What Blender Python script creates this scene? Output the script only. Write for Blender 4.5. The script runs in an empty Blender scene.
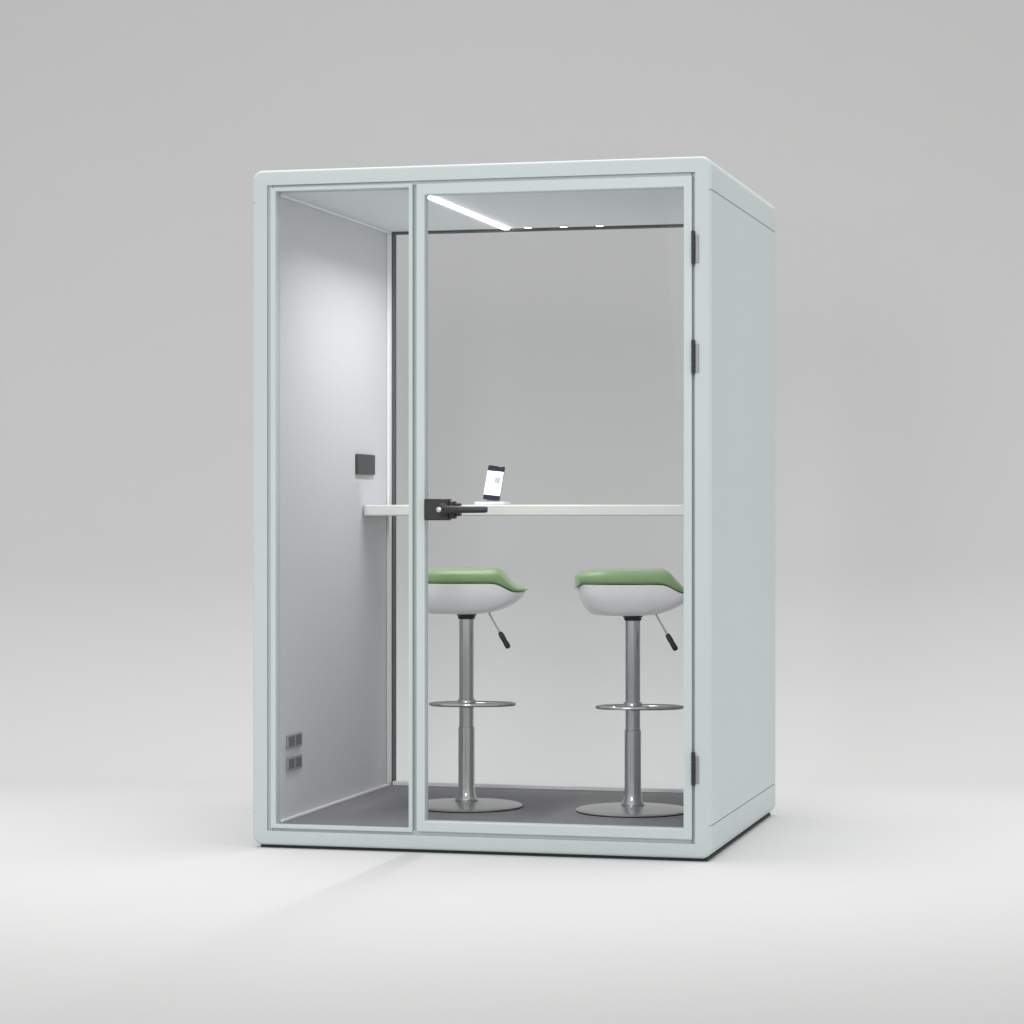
import bpy, bmesh, math
from mathutils import Vector, Matrix

scene = bpy.context.scene
COL = scene.collection
W, D, H = 1.511, 1.323, 2.2          # booth width, depth, height (m)
TH = math.atan2(.2424, .9702)        # camera yaw
CAM = Vector((2.950, -8.139, 1.1))

# ------------------------------------------------------------------ materials
def new_mat(name):
    m = bpy.data.materials.new(name); m.use_nodes = True
    nt = m.node_tree
    return m, nt, nt.nodes['Principled BSDF']

def surf(name, col, rough=.5, metal=0, var=.03, vscale=30, bump=0, bscale=400, rvar=0,
         spec=.5, coat=0, sheen=0, stretch=None, detail=4):
    """Principled surface with gentle noise in colour, roughness and height."""
    m, nt, b = new_mat(name)
    N, L = nt.nodes, nt.links
    tc = N.new('ShaderNodeTexCoord')
    src = tc.outputs['Object']
    if stretch:
        mp = N.new('ShaderNodeMapping'); mp.inputs['Scale'].default_value = stretch
        L.new(src, mp.inputs['Vector']); src = mp.outputs['Vector']
    n1 = N.new('ShaderNodeTexNoise'); n1.inputs['Scale'].default_value = vscale
    n1.inputs['Detail'].default_value = detail
    L.new(src, n1.inputs['Vector'])
    mx = N.new('ShaderNodeMix'); mx.data_type = 'RGBA'
    mx.inputs[6].default_value = tuple(c*(1-var) for c in col)+(1,)
    mx.inputs[7].default_value = tuple(min(1, c*(1+var)) for c in col)+(1,)
    L.new(n1.outputs['Fac'], mx.inputs[0]); L.new(mx.outputs[2], b.inputs['Base Color'])
    if rvar:
        mr = N.new('ShaderNodeMapRange')
        mr.inputs['To Min'].default_value = rough-rvar; mr.inputs['To Max'].default_value = rough+rvar
        L.new(n1.outputs['Fac'], mr.inputs['Value']); L.new(mr.outputs['Result'], b.inputs['Roughness'])
    else:
        b.inputs['Roughness'].default_value = rough
    b.inputs['Metallic'].default_value = metal
    b.inputs['Specular IOR Level'].default_value = spec
    b.inputs['Coat Weight'].default_value = coat
    b.inputs['Sheen Weight'].default_value = sheen
    if bump:
        n2 = N.new('ShaderNodeTexNoise'); n2.inputs['Scale'].default_value = bscale
        n2.inputs['Detail'].default_value = 3
        L.new(src, n2.inputs['Vector'])
        bp = N.new('ShaderNodeBump'); bp.inputs['Strength'].default_value = bump
        bp.inputs['Distance'].default_value = .002
        L.new(n2.outputs['Fac'], bp.inputs['Height']); L.new(bp.outputs['Normal'], b.inputs['Normal'])
    return m

def emit(name, col, s):
    m, nt, b = new_mat(name)
    b.inputs['Base Color'].default_value = (.8, .8, .8, 1)
    b.inputs['Emission Color'].default_value = col+(1,)
    b.inputs['Emission Strength'].default_value = s
    return m

def glass_mat(name, tint, refl):
    m = bpy.data.materials.new(name); m.use_nodes = True
    nt = m.node_tree; N, L = nt.nodes, nt.links
    N.remove(N['Principled BSDF'])
    out = N['Material Output']
    tr = N.new('ShaderNodeBsdfTransparent'); tr.inputs['Color'].default_value = tint+(1,)
    gl = N.new('ShaderNodeBsdfGlossy'); gl.inputs['Roughness'].default_value = .02
    fr = N.new('ShaderNodeFresnel'); fr.inputs['IOR'].default_value = 1.45
    mul = N.new('ShaderNodeMath'); mul.operation = 'MULTIPLY'; mul.inputs[1].default_value = refl
    mx = N.new('ShaderNodeMixShader')
    L.new(fr.outputs['Fac'], mul.inputs[0]); L.new(mul.outputs[0], mx.inputs['Fac'])
    L.new(tr.outputs[0], mx.inputs[1]); L.new(gl.outputs[0], mx.inputs[2])
    L.new(mx.outputs[0], out.inputs['Surface'])
    return m

M = {
 'paint':   surf('mint_paint', (.524, .592, .590), .42, var=.012, vscale=6, bump=.05, bscale=600, rvar=.04),
 'frame':   surf('mint_aluminium', (.538, .604, .600), .36, var=.012, vscale=9, bump=.03, bscale=700),
 'felt':    surf('grey_felt', (.625, .630, .658), .95, var=.10, vscale=130, bump=.35, bscale=500, spec=.15, sheen=.1),
 'ceil':    surf('ceiling_felt', (.80, .825, .84), .9, var=.03, vscale=200, bump=.2, bscale=500, spec=.15),
 'carpet':  surf('grey_carpet', (.27, .263, .275), 1, var=.28, vscale=330, bump=.8, bscale=420, spec=.1),
 'trim':    surf('light_trim', (.84, .86, .86), .4, var=.02),
 'seal':    surf('dark_seal', (.10, .105, .11), .6, var=.1),
 'plinth':  surf('black_plinth', (.02, .022, .024), .7, var=.2),
 'black':   surf('black_metal', (.017, .017, .017), .42, var=.15, vscale=80, bump=.05),
 'steel':   surf('satin_steel', (.62, .62, .61), .25, metal=1, var=.03),
 'hinge':   surf('hinge_leaf', (.26, .29, .285), .45, metal=.3, var=.05),
 'chrome':  surf('chrome', (.54, .54, .545), .1, metal=1, var=.03, vscale=20, rvar=.03),
 'brushed': surf('brushed_base', (.50, .50, .505), .3, metal=.9, var=.06, vscale=30, rvar=.05),
 'shellw':  surf('white_plastic', (.80, .80, .81), .3, var=.015, coat=.2),
 'green':   surf('green_leather', (.245, .375, .185), .45, var=.07, vscale=45, sheen=.25, bump=.25, bscale=260, rvar=.06),
 'table':   surf('white_laminate', (.80, .80, .785), .35, var=.015, vscale=15),
 'switch':  surf('dark_switch', (.045, .05, .047), .35, var=.08),
 'socket':  surf('grey_socket', (.30, .31, .32), .5, var=.06),
 'socketh': surf('socket_holes', (.13, .135, .14), .6, var=.06),
 'phone':   surf('dark_phone', (.02, .02, .045), .25, var=.1),
 'grey_ui': surf('screen_grey', (.55, .56, .6), .4, var=.02),
 'white':   surf('white_stand', (.86, .86, .86), .4, var=.01),
 'studio':  surf('studio_paper', (.60, .60, .599), .9, var=.012, vscale=1.3, spec=.1, bump=.02, bscale=90),
 'led':     emit('led_diffuser', (.96, .98, 1.0), 12),
 'spot':    emit('downlight_lens', (1, .99, .97), 5),
 'screen':  emit('phone_screen', (.97, .98, 1.0), .75),
 'glass':   glass_mat('clear_glass', (.955, .960, .959), .035),
}

# ------------------------------------------------------------------ mesh helpers
def obj(name, bm, mat, parent=None, smooth=False, bevel=0, seg=2, angle=35, loc=None):
    bmesh.ops.recalc_face_normals(bm, faces=bm.faces[:])
    me = bpy.data.meshes.new(name); bm.to_mesh(me); bm.free()
    for m in (mat if isinstance(mat, list) else [mat]): me.materials.append(m)
    o = bpy.data.objects.new(name, me); COL.objects.link(o)
    if parent: o.parent = parent
    if loc: o.location = loc
    if bevel:
        md = o.modifiers.new('bevel', 'BEVEL'); md.width = bevel; md.segments = seg
        md.limit_method = 'ANGLE'; md.angle_limit = math.radians(40)
        md.harden_normals = False
    if smooth or bevel:
        for p in me.polygons: p.use_smooth = True
        me.set_sharp_from_angle(angle=math.radians(angle))
    return o

def box(bm, x0, x1, y0, y1, z0, z1, mi=0):
    v = [bm.verts.new(p) for p in ((x0,y0,z0),(x1,y0,z0),(x1,y1,z0),(x0,y1,z0),(x0,y0,z1),(x1,y0,z1),(x1,y1,z1),(x0,y1,z1))]
    for f in ((0,3,2,1),(4,5,6,7),(0,1,5,4),(1,2,6,5),(2,3,7,6),(3,0,4,7)):
        bm.faces.new([v[i] for i in f]).material_index = mi

def B(*a, mi=0):
    bm = bmesh.new(); box(bm, *a, mi=mi); return bm

def ring(x0, x1, z0, z1, l, r, b, t, y0, y1):
    """closed rectangular frame (one watertight mesh) in the xz plane, bars l/r/b/t wide."""
    bm = bmesh.new()
    o = [(x0,z0),(x1,z0),(x1,z1),(x0,z1)]
    i = [(x0+l,z0+b),(x1-r,z0+b),(x1-r,z1-t),(x0+l,z1-t)]
    vs = [[bm.verts.new((p[0], y, p[1])) for p in q] for y in (y0, y1) for q in (o, i)]
    of, inf, ob, inb = vs
    for k in range(4):
        n = (k+1) % 4
        bm.faces.new((of[k], of[n], inf[n], inf[k])); bm.faces.new((ob[k], inb[k], inb[n], ob[n]))
        bm.faces.new((of[k], ob[k], ob[n], of[n])); bm.faces.new((inf[k], inf[n], inb[n], inb[k]))
    return bm

def lathe(bm, prof, n=40, c=(0,0,0)):
    rings = []
    for r, z in prof:
        if r < 1e-6: rings.append([bm.verts.new((c[0], c[1], c[2]+z))])
        else: rings.append([bm.verts.new((c[0]+r*math.cos(2*math.pi*k/n), c[1]+r*math.sin(2*math.pi*k/n), c[2]+z)) for k in range(n)])
    for a, b in zip(rings, rings[1:]):
        for k in range(n):
            q = [a[k % len(a)], a[(k+1) % len(a)], b[(k+1) % len(b)], b[k % len(b)]]
            u = []
            for v in q:
                if v not in u: u.append(v)
            if len(u) > 2: bm.faces.new(u)
    for e in (rings[0], rings[-1]):
        if len(e) > 2: bm.faces.new(e)

def tube(bm, pts, r, n=12, closed=False, rz=None):
    """tube along pts; rz squashes the section vertically for flat bars."""
    P = [Vector(p) for p in pts]; R = []
    for k, p in enumerate(P):
        a = P[k-1] if (k or closed) else p
        b = P[(k+1) % len(P)] if (k < len(P)-1 or closed) else p
        t = (b-a).normalized()
        s = t.cross(Vector((0,0,1)))
        if s.length < 1e-4: s = Vector((1,0,0))
        s.normalize(); u = s.cross(t).normalized()
        rr = r[k] if isinstance(r, (list, tuple)) else r
        R.append([bm.verts.new(p + s*math.cos(2*math.pi*j/n)*rr + u*math.sin(2*math.pi*j/n)*(rz or rr)) for j in range(n)])
    m = len(P)
    for k in range(m if closed else m-1):
        a, b = R[k], R[(k+1) % m]
        for j in range(n): bm.faces.new((a[j], a[(j+1) % n], b[(j+1) % n], b[j]))
    if not closed: bm.faces.new(R[0]); bm.faces.new(R[-1])

def thing(name, label, cat, loc=(0,0,0), rz=0, group=None):
    o = bpy.data.objects.new(name, None); COL.objects.link(o)
    o.empty_display_size = .1; o.location = loc; o.rotation_euler = (0,0,rz)
    o['label'] = label; o['category'] = cat
    if group: o['group'] = group
    return o

# ------------------------------------------------------------------ studio backdrop (one curved sheet)
def cam_frame(u, v, z):     # u right of, v ahead of the camera along the floor
    c, s = math.cos(TH), math.sin(TH)
    return (CAM.x + u*c - v*s, CAM.y + u*s + v*c, z)
bm = bmesh.new()
V0, R = 10.65, .86
prof = [(-4, 0), (2, 0), (6, 0), (9, 0), (V0, 0)]
prof += [(V0 + R*math.sin(a), R - R*math.cos(a)) for a in [math.pi/2*k/24 for k in range(1, 25)]]
prof += [(V0+R, 3.0), (V0+R, 6.5)]
us = [-9, -6, -3, 0, 3, 6, 9]
g = [[bm.verts.new(cam_frame(u, v, z)) for u in us] for v, z in prof]
for a, b in zip(g, g[1:]):
    for k in range(len(us)-1): bm.faces.new((a[k], a[k+1], b[k+1], b[k]))
bd = obj('backdrop', bm, M['studio'], smooth=True, angle=60)
bd['kind'] = 'structure'

# ------------------------------------------------------------------ the booth
booth = thing('office_booth', 'pale mint two person office booth with glass front, standing in a grey studio', 'booth')
Z0 = .010                       # underside of the shell
CR = .034                       # corner radius of the front outline
IX0, IX1, IZ0, IZ1 = .044, W-.053, .056, 2.157

def outline(ins):
    """outer outline of the shell, counter-clockwise in xz, with two panel grooves per side."""
    x0, x1, z0, z1 = -.007+ins, W-ins, Z0+ins, H+.006-ins
    r = max(CR-ins*.5, .006); P = []
    def arc(cx, cz, a0):
        for k in range(9):
            a = a0 + math.pi/2*k/8
            P.append((cx+r*math.cos(a), cz+r*math.sin(a)))
    def groove(x, z, s, up):
        w, d = .0022, .005
        q = [(x, z-w), (x-s*d, z-w), (x-s*d, z+w), (x, z+w)]
        P.extend(q if up else q[::-1])
    arc(x0+r, z0+r, math.pi); arc(x1-r, z0+r, 1.5*math.pi)
    for z in (.115, H-.1): groove(x1, z, 1, True)
    arc(x1-r, z1-r, 0); arc(x0+r, z1-r, .5*math.pi)
    for z in (H-.1, .115): groove(x0, z, -1, False)
    return P
bm = bmesh.new()
RB = .010
sec = [(RB*(1-math.sin(a)), RB*(1-math.cos(a))) for a in [math.pi/2*k/5 for k in range(6)]]
sec = [(i, y) for i, y in sec] + [(i, D-y) for i, y in reversed(sec)]
rings_ = [[bm.verts.new((x, y, z)) for x, z in outline(i)] for i, y in sec]
def inner(y):
    P = outline(0); out = []
    for x, z in P:
        out.append(bm.verts.new((min(max(x, IX0), IX1), y, min(max(z, IZ0), IZ1))))
    return out
rings_ = [inner(0)] + rings_ + [inner(D)]
n = len(rings_[0])
for a, b in list(zip(rings_, rings_[1:])) + [(rings_[-1], rings_[0])]:
    for k in range(n): bm.faces.new((a[k], a[(k+1) % n], b[(k+1) % n], b[k]))
bmesh.ops.remove_doubles(bm, verts=bm.verts[:], dist=1e-5)
bmesh.ops.dissolve_degenerate(bm, edges=bm.edges[:], dist=1e-5)
obj('shell', bm, M['paint'], booth, smooth=True, angle=38)

bm = bmesh.new(); box(bm, .017, W-.017, .017, D-.017, .0, Z0-.0005)
obj('plinth', bm, M['plinth'], booth)
DX0, DX1, DZ0, DZ1 = .550, 1.448, .068, 2.147
# stop frame behind the gaps, and the mullion behind door and fixed pane
bm = ring(IX0+.001, IX1-.001, IZ0+.001, IZ1-.001, .0245, .0245, .0175, .0195, .031, .052)
box(bm, IX0-.003, .0575, .013, .0308, IZ0-.002, IZ1+.002)      # bottoms of the shadow gaps
box(bm, DX1-.003, IX1+.003, .021, .0308, IZ0-.0025, IZ1+.0025)
box(bm, .534, .553, .024, .0306, IZ0+.002, IZ1-.002)
box(bm, .0578, DX1-.0035, .016, .0304, 2.144, IZ1+.0015)
box(bm, .0578, DX1-.0035, .016, .0304, IZ0-.0015, .0715)
box(bm, .527, .547, .0315, .060, IZ0+.0195, IZ1-.0215)
obj('stop_frame', bm, M['frame'], booth, bevel=.0015)

fix = obj('fixed_window', ring(.055, .537, .065, 2.149, .018, .013, .0125, .012, .001, .030), M['frame'], booth, bevel=.002)
obj('pane', B(.0725, .5245, .011, .019, .077, 2.1375), M['glass'], fix)

door = obj('door', ring(DX0, DX1, DZ0, DZ1, .028, .027, .034, .036, .0, .044), M['frame'], booth, bevel=.003)
obj('pane', B(DX0+.0275, DX1-.0265, .017, .026, DZ0+.0335, DZ1-.0355), M['glass'], door)
bm = bmesh.new()                                    # thin dark gasket round the door pane is visible only as an edge
for z0, z1 in ((1.868, 1.972), (1.526, 1.631), (.240, .343)):
    h = bmesh.new(); lathe(h, [(.0062, z0), (.0062, (z0*.7+z1*.3)-.002), (.005, (z0*.7+z1*.3)-.002), (.005, (z0*.7+z1*.3)+.002), (.0062, (z0*.7+z1*.3)+.002),
                                (.0062, (z0*.3+z1*.7)-.002), (.005, (z0*.3+z1*.7)-.002), (.005, (z0*.3+z1*.7)+.002), (.0062, (z0*.3+z1*.7)+.002), (.0062, z1)], 18, (1.4530, -.006, 0))
    hg = obj('hinge', h, M['black'], door, smooth=True)
    lf = bmesh.new(); box(lf, 1.4597, 1.4705, -.004, .0, z0+.004, z1-.012)
    lfo = obj('hinge_leaf', lf, M['hinge'], door, bevel=.001)
bm.free()

# lock case and lever on the door
bm = bmesh.new(); box(bm, .583, .664, -.026, .0165, 1.067, 1.136)
box(bm, .664, .682, -.024, .0165, 1.072, 1.128)
box(bm, .682, .698, -.021, .0165, 1.080, 1.122)
obj('lock_case', bm, M['black'], door, bevel=.004)
bm = bmesh.new()
lathe(bm, [(.020, 0), (.020, .018), (.016, .022)], 28)
bmesh.ops.rotate(bm, verts=bm.verts[:], matrix=Matrix.Rotation(math.pi/2, 3, 'X'))
bmesh.ops.translate(bm, verts=bm.verts[:], vec=(.650, -.0265, 1.1015))
tb = [(.650, -.046, 1.1015), (.650, -.058, 1.1015), (.661, -.062, 1.1015), (.71, -.062, 1.1015), (.794, -.062, 1.1015), (.802, -.062, 1.1015)]
tube(bm, tb, [.012, .012, .0125, .0115, .0105, .0085], 16)
obj('handle', bm, M['black'], door, smooth=True)
bm = bmesh.new(); lathe(bm, [(.0085, 0), (.0085, .003), (.006, .0045), (0, .0045)], 20)
bmesh.ops.rotate(bm, verts=bm.verts[:], matrix=Matrix.Rotation(math.pi/2, 3, 'X'))
bmesh.ops.translate(bm, verts=bm.verts[:], vec=(.647, -.0735, 1.1015))
obj('lock_cylinder', bm, M['steel'], door, smooth=True)

# lining
LX0, LX1, FZ, CZ = .070, W-.078, .076, 2.135
YB = D-.048
obj('wall_lining', B(IX0+.0012, LX0, .0525, YB, IZ0+.0012, IZ1-.0012), M['felt'], booth)
obj('wall_lining', B(LX1, IX1-.0012, .0525, YB, IZ0+.0012, IZ1-.0012), M['felt'], booth)
ceil = obj('ceiling', B(LX0+.0005, LX1-.0005, .0525, YB, CZ, IZ1-.0012), M['ceil'], booth)
obj('carpet', B(LX0+.0005, LX1-.0005, .0525, YB, IZ0+.0012, FZ), M['carpet'], booth)
for x0, x1 in ((LX0+.0006, LX0+.010), (LX1-.010, LX1-.0006)):
    obj('edge_trim', B(x0, x1, .0535, YB-.001, FZ+.0003, FZ+.010), M['trim'], booth, bevel=.002)
    obj('edge_trim', B(x0, x1, .0535, YB-.001, CZ-.010, CZ-.0003), M['trim'], booth, bevel=.002)
    obj('edge_trim', B(x0-.0001 if x0 > 1 else x0, x1, YB-.036, YB-.0012, FZ+.0105, CZ-.0105), M['trim'], booth, bevel=.002)

led = obj('led_strip', B(.516, .536, .17, YB-.02, CZ-.006, CZ-.0003), M['led'], ceil)
for x in (.615, .748, .882):
    s = bmesh.new(); lathe(s, [(.019, -.0002), (.019, -.004), (.014, -.005), (.014, -.0015)], 24, (x, 1.225, CZ))
    sp = obj('downlight', s, M['trim'], ceil, smooth=True)
    s = bmesh.new(); lathe(s, [(.0135, -.0018), (.0135, -.0042), (0, -.0046)], 24, (x, 1.225, CZ))
    obj('downlight_lens', s, M['spot'], ceil, smooth=True)

# back window: dark seal frame and clear pane
bw = obj('back_window', ring(IX0+.0012, IX1-.0012, IZ0+.0012, IZ1-.0012, 0.040, .040, .031, .029, YB+.0005, D-.006), M['seal'], booth, bevel=.002)
obj('pane', B(.0848, IX1-.0408, YB+.015, YB+.024, .0878, IZ1-.0298), M['glass'], bw)
obj('sill', B(.0855, IX1-.0415, YB-.012, YB+.0145, FZ+.0005, FZ+.0155), M['trim'], bw, bevel=.002)

# worktop across the back
bm = bmesh.new()
def rounded_slab(bm, x0, x1, y0, y1, z0, z1, r):
    pts = [(x0, y1), (x0, y0+r)] 
    pts += [(x0+r-r*math.cos(a), y0+r-r*math.sin(a)) for a in [math.pi/2*k/6 for k in range(1, 7)]]
    pts += [(x1-r+r*math.sin(a), y0+r-r*math.cos(a)) for a in [math.pi/2*k/6 for k in range(0, 7)]]
    pts += [(x1, y1)]
    a = [bm.verts.new((x, y, z0)) for x, y in pts]; b = [bm.verts.new((x, y, z1)) for x, y in pts]
    bm.faces.new(a[::-1]); bm.faces.new(b)
    for k in range(len(pts)):
        m = (k+1) % len(pts); bm.faces.new((a[k], a[m], b[m], b[k]))
TZ0, TZ1 = 1.0795, 1.1185
rounded_slab(bm, LX0+.0008, LX1-.0008, .93, YB-.040, TZ0, TZ1, .03)
obj('worktop', bm, M['table'], booth, bevel=.005, seg=3)

# switch panel and two socket plates on the left lining
bm = B(LX0+.0003, LX0+.010, 0.858, 1.068, 1.2275, 1.3005)
obj('switch_panel', bm, M['switch'], booth, bevel=.003)
for z in (.312, .238):
    so = obj('socket', B(LX0+.0003, LX0+.007, .112, .258, z, z+.046), M['socket'], booth, bevel=.002)
    h = bmesh.new()
    for y in (.122, .192):
        box(h, LX0+.0065, LX0+.0078, y, y+.056, z+.007, z+.039)
    obj('socket_insert', h, M['socketh'], so)

# ------------------------------------------------------------------ bar stools
def zt(x):      # top line of the cushion
    if x < .105: return -.004*max(0, -x-.10)/.1
    if x < .178:
        t = (x-.105)/.073; return -.060*(t*t*(3-2*t))
    return -.060-.003*(x-.178)/.04
def zb(x):      # underside line of the cushion
    if x < -.165:
        t = min(1, (-.165-x)/.03); return -.046-.028*t*t
    if x < .09: return -.046
    if x < .172:
        t = (x-.09)/.082; return -.046-.030*(t*t*(3-2*t))
    return -.076
def plan(t, ax0, ax1, b, nn=3.6):
    c, s = math.cos(t), math.sin(t)
    X = math.copysign(abs(c)**(2/nn), c); Y = math.copysign(abs(s)**(2/nn), s)
    return ((ax1 if X > 0 else ax0)*abs(X)*(1 if X > 0 else -1), b*Y)
NT = 72
def make_stool():
    root = thing('bar_stool', '', 'bar stool')
    SZ = .822                                              # cushion top above the carpet
    bm = bmesh.new(); rows = []
    rr = [0, .25, .5, .7, .82, .9, .95, .985, 1.0]
    for r in rr:                                           # top surface, softly rolled edge
        row = []
        for k in range(1 if r == 0 else NT):
            x, y = plan(2*math.pi*k/NT, .198, .212, .185); x *= r; y *= r
            th = zt(x)-zb(x)
            row.append(bm.verts.new((x, y, SZ + zt(x) - min(th*.45, .018)*max(0, (r-.8)/.2)**3)))
        rows.append(row)
    for r in (1.0, .985, .94, .8, .4, 0):                  # underside
        row = []
        for k in range(1 if r == 0 else NT):
            x, y = plan(2*math.pi*k/NT, .198, .212, .185); x *= r; y *= r
            th = zt(x)-zb(x)
            row.append(bm.verts.new((x, y, SZ + zb(x) + min(th*.3, .01)*max(0, (r-.9)/.1)**2)))
        rows.append(row)
    for a, b in zip(rows, rows[1:]):
        for k in range(NT):
            q = []
            for v in (a[k % len(a)], a[(k+1) % NT if len(a) > 1 else 0], b[(k+1) % NT if len(b) > 1 else 0], b[k % len(b)]):
                if v not in q: q.append(v)
            if len(q) > 2: bm.faces.new(q)
    obj('cushion', bm, M['green'], root, smooth=True, angle=70)
    # white bucket shell
    bm = bmesh.new(); rows = []
    for r in (0, .5, .9):
        row = []
        for k in range(1 if r == 0 else NT):
            x, y = plan(2*math.pi*k/NT, .187, .201, .178); x *= r; y *= r
            row.append(bm.verts.new((x, y, SZ+zb(x)-.004)))
        rows.append(row)
    for s in [0, .06, .15, .27, .4, .55, .7, .82, .91, .97, 1.0]:
        row = []
        for k in range(NT):
            t = 2*math.pi*k/NT
            x0, y0 = plan(t, .187, .201, .178); x1, y1 = plan(t, .118, .066, .10, 2.4)
            x1 -= .012
            w = 1-math.sqrt(max(0, 1-s*s)); w = .55*w+.45*s**1.6
            zz = SZ + zb(x0) - .002 + (-.152 - zb(x0))*(s**.92)
            row.append(bm.verts.new((x0+(x1-x0)*w, y0+(y1-y0)*w, zz)))
        rows.append(row)
    rows.append([bm.verts.new((-.02, 0, SZ-.154))])
    for a, b in zip(rows, rows[1:]):
        for k in range(NT):
            q = []
            for v in (a[k % len(a)], a[(k+1) % NT if len(a) > 1 else 0], b[(k+1) % NT if len(b) > 1 else 0], b[k % len(b)]):
                if v not in q: q.append(v)
            if len(q) > 2: bm.faces.new(q)
    obj('seat_shell', bm, M['shellw'], root, smooth=True, angle=70)
    bm = bmesh.new()
    lathe(bm, [(.034, SZ-.1555), (.034, SZ-.161), (.0295, SZ-.164), (.0295, SZ-.172), (.026, SZ-.174)], 36)
    obj('mount_plate', bm, M['black'], root, smooth=True, angle=30)
    bm = bmesh.new()
    lathe(bm, [(.0255, SZ-.1735), (.0255, .262)], 40)
    obj('gas_lift', bm, M['chrome'], root, smooth=True, angle=30)
    bm = bmesh.new()
    lathe(bm, [(.0262, .2775), (.0285, .2765), (.0285, .060), (.0300, .045), (.0345, .032), (.0400, .026), (.0400, .0205)], 40)
    obj('pole', bm, M['chrome'], root, smooth=True, angle=30)
    bm = bmesh.new()
    lathe(bm, [(0, .0205), (.05, .0203), (.12, .0165), (.170, .0125), (.186, .0105), (.193, .007), (.193, .004)], 72)
    obj('base', bm, M['brushed'], root, smooth=True, angle=40)
    bm = bmesh.new()
    lathe(bm, [(.1915, .0038), (.1915, .0002), (.17, .0002)], 72)
    obj('base_ring', bm, M['plinth'], root, smooth=True, angle=30)
    bm = bmesh.new()
    a0 = math.radians(-68); cxf, cyf = .148*math.cos(a0)*.4, .148*math.sin(a0)*.34
    loop = []
    for k in range(48):
        t = 2*math.pi*k/48
        loop.append((cxf+.140*math.cos(t), cyf+0.058*math.sin(t), .358))
    tube(bm, loop, .0105, 14, closed=True, rz=.007)
    lathe(bm, [(.0290, .344), (.0310, .346), (.0310, .370), (.0290, .372)], 32)
    obj('footrest', bm, M['chrome'], root, smooth=True, angle=50)
    bm = bmesh.new()
    p0, p1 = Vector((.030, -.035, SZ-.158)), Vector((.146, -.05, SZ-.272))
    p0 = Vector((.072, -.035, SZ-.142))
    tube(bm, [p0, p0.lerp(p1, .62)], .0036, 10)
    lv = obj('lever', bm, M['chrome'], root, smooth=True)
    bm = bmesh.new()
    tube(bm, [p0.lerp(p1, f) for f in (.58, .62, .7, .78, .80, .88, .96, 1)], [.006, .0085, .0095, .0090, .0080, .0095, .0095, .006], 14)
    obj('lever_grip', bm, M['black'], lv, smooth=True, angle=60)
    return root
st = make_stool()
def copy_tree(o, parent=None):
    c = o.copy(); COL.objects.link(c)
    if parent: c.parent = parent
    for ch in list(o.children): copy_tree(ch, c)
    return c
st2 = copy_tree(st)
st.location = (.538, .655, FZ); st2.location = (1.123, .655, FZ)
st.rotation_euler.z = math.radians(14); st2.rotation_euler.z = math.radians(13)
st['label'] = 'green and white bar stool nearer the wall with the sockets, below the phone'
st2['label'] = 'green and white bar stool beside the hinged edge of the glass door'
for s in (st, st2): s['group'] = 'bar stools inside the booth'

# ------------------------------------------------------------------ phone on its stand
ph_x, ph_y = .524, 1.045
stand = thing('phone_stand', 'small white stand under the phone on the worktop', 'phone stand', (ph_x, ph_y, TZ1), math.radians(0))
bm = bmesh.new()
rounded_slab(bm, -.055, .058, -.045, .045, .0004, .011, .012)
obj('stand_base', bm, M['white'], stand, bevel=.003)
bm = bmesh.new()
v = [bm.verts.new(p) for p in ((-.02,.008,.0112),(.02,.008,.0112),(.02,.012,.0112),(-.02,.012,.0112),
                               (-.017,.028,.085),(.017,.028,.085),(.017,.032,.085),(-.017,.032,.085))]
for f in ((0,3,2,1),(4,5,6,7),(0,1,5,4),(1,2,6,5),(2,3,7,6),(3,0,4,7)): bm.faces.new([v[i] for i in f])
obj('back_support', bm, M['white'], stand, bevel=.001)
phone = thing('smartphone', 'smartphone with bright white screen leaning on a small stand on the worktop', 'phone', (ph_x-.001, ph_y-.008, TZ1+.0118))
PT = Matrix.Rotation(math.radians(6), 4, 'Y') @ Matrix.Rotation(math.radians(-14), 4, 'X')
def pbox(name, args, mat, par, bev=0):
    bm = B(*args); bmesh.ops.transform(bm, matrix=PT, verts=bm.verts[:]); return obj(name, bm, mat, par, bevel=bev)
body = pbox('phone_body', (-.031, .031, .0, .0085, .0065, .134), M['phone'], phone, .003)
pbox('screen', (-.0302, .0302, -.0008, .0005, .024, .113), M['screen'], phone)
bm = bmesh.new()
for x0, x1, z0, z1 in ((.002, .022, .070, .090),):
    box(bm, x0, x1, -.0014, -.0009, z0, z1)
bmesh.ops.transform(bm, matrix=PT, verts=bm.verts[:])
obj('screen_content', bm, M['grey_ui'], phone)

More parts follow.
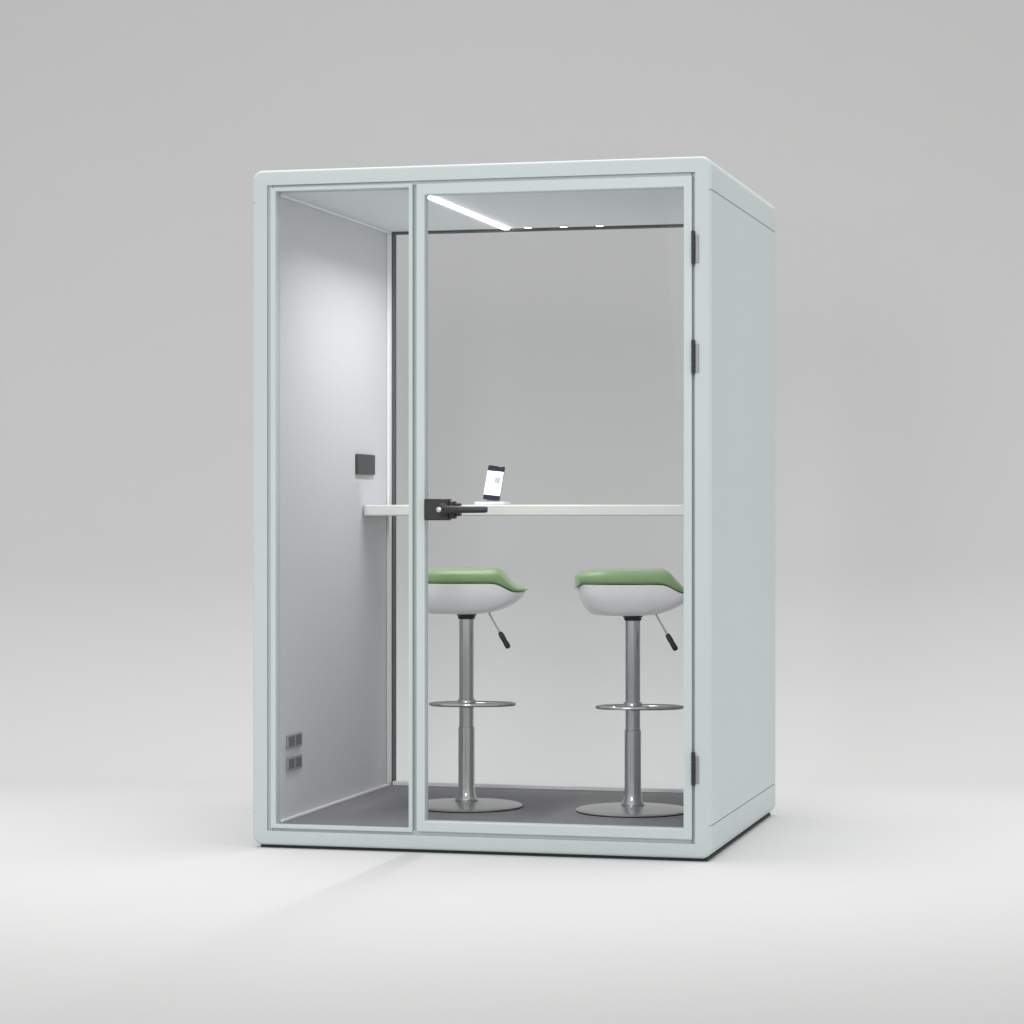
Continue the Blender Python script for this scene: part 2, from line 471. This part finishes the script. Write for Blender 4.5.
# ------------------------------------------------------------------ light
w = bpy.data.worlds.new('World'); scene.world = w; w.use_nodes = True
bg = w.node_tree.nodes['Background']
bg.inputs['Color'].default_value = (1.0, .992, .988, 1); bg.inputs['Strength'].default_value = .86
def area(name, u, v, z, tgt, sx, sy, power, col=(1, 1, 1), spread=180):
    l = bpy.data.lights.new(name, 'AREA'); l.shape = 'RECTANGLE'; l.size = sx; l.size_y = sy; l.energy = power; l.color = col
    l.spread = math.radians(spread)
    o = bpy.data.objects.new(name, l); COL.objects.link(o)
    o.location = cam_frame(u, v, z)
    d = Vector(cam_frame(*tgt)) - o.location
    o.rotation_euler = d.to_track_quat('-Z', 'Y').to_euler()
    return o
area('overhead_softbox', 0, 7.0, 8, (0, 7.5, 0), 9, 4, 16, spread=75)
area('rear_overhead_softbox', 0, 9.2, 5.0, (0, 8.9, 0), 9, 2.2, 80, spread=87)
area('front_softbox', -1.4, 3.0, 2.6, (-.3, 9, 1.2), 1.2, 1.8, 12.5, spread=68)
area('side_softbox', 5.6, 6.8, 2.6, (.4, 9, 1.1), 2.5, 3.0, 6, spread=90)
# the ceiling strip of the booth, lit
l = bpy.data.lights.new('led_strip_light', 'AREA'); l.shape = 'RECTANGLE'; l.size = .016; l.size_y = YB-.21; l.energy = 8.2; l.spread = math.radians(146); l.color = (1, .988, .975)
lo = bpy.data.objects.new('led_strip_light', l); COL.objects.link(lo); lo.location = (.526, (.19+YB)/2-.01, CZ-.0075)

# ------------------------------------------------------------------ camera and render
cam = bpy.data.cameras.new('camera'); co = bpy.data.objects.new('camera', cam); COL.objects.link(co)
cam.sensor_width = 36; cam.lens = 2642/1024*36
cam.shift_x = -15/1024; cam.shift_y = -2/1024
cam.clip_start = .1; cam.clip_end = 100
co.location = CAM; co.rotation_euler = (math.pi/2, 0, TH)
scene.camera = co
scene.view_settings.view_transform = 'Standard'; scene.view_settings.look = 'None'
scene.view_settings.exposure = 0; scene.view_settings.gamma = 1
scene.view_settings.use_curve_mapping = False
scene.render.engine = 'CYCLES'
scene.cycles.use_denoising = True
scene.cycles.max_bounces = 16; scene.cycles.transparent_max_bounces = 24
scene.cycles.diffuse_bounces = 6; scene.cycles.glossy_bounces = 6
scene.cycles.sample_clamp_indirect = 6
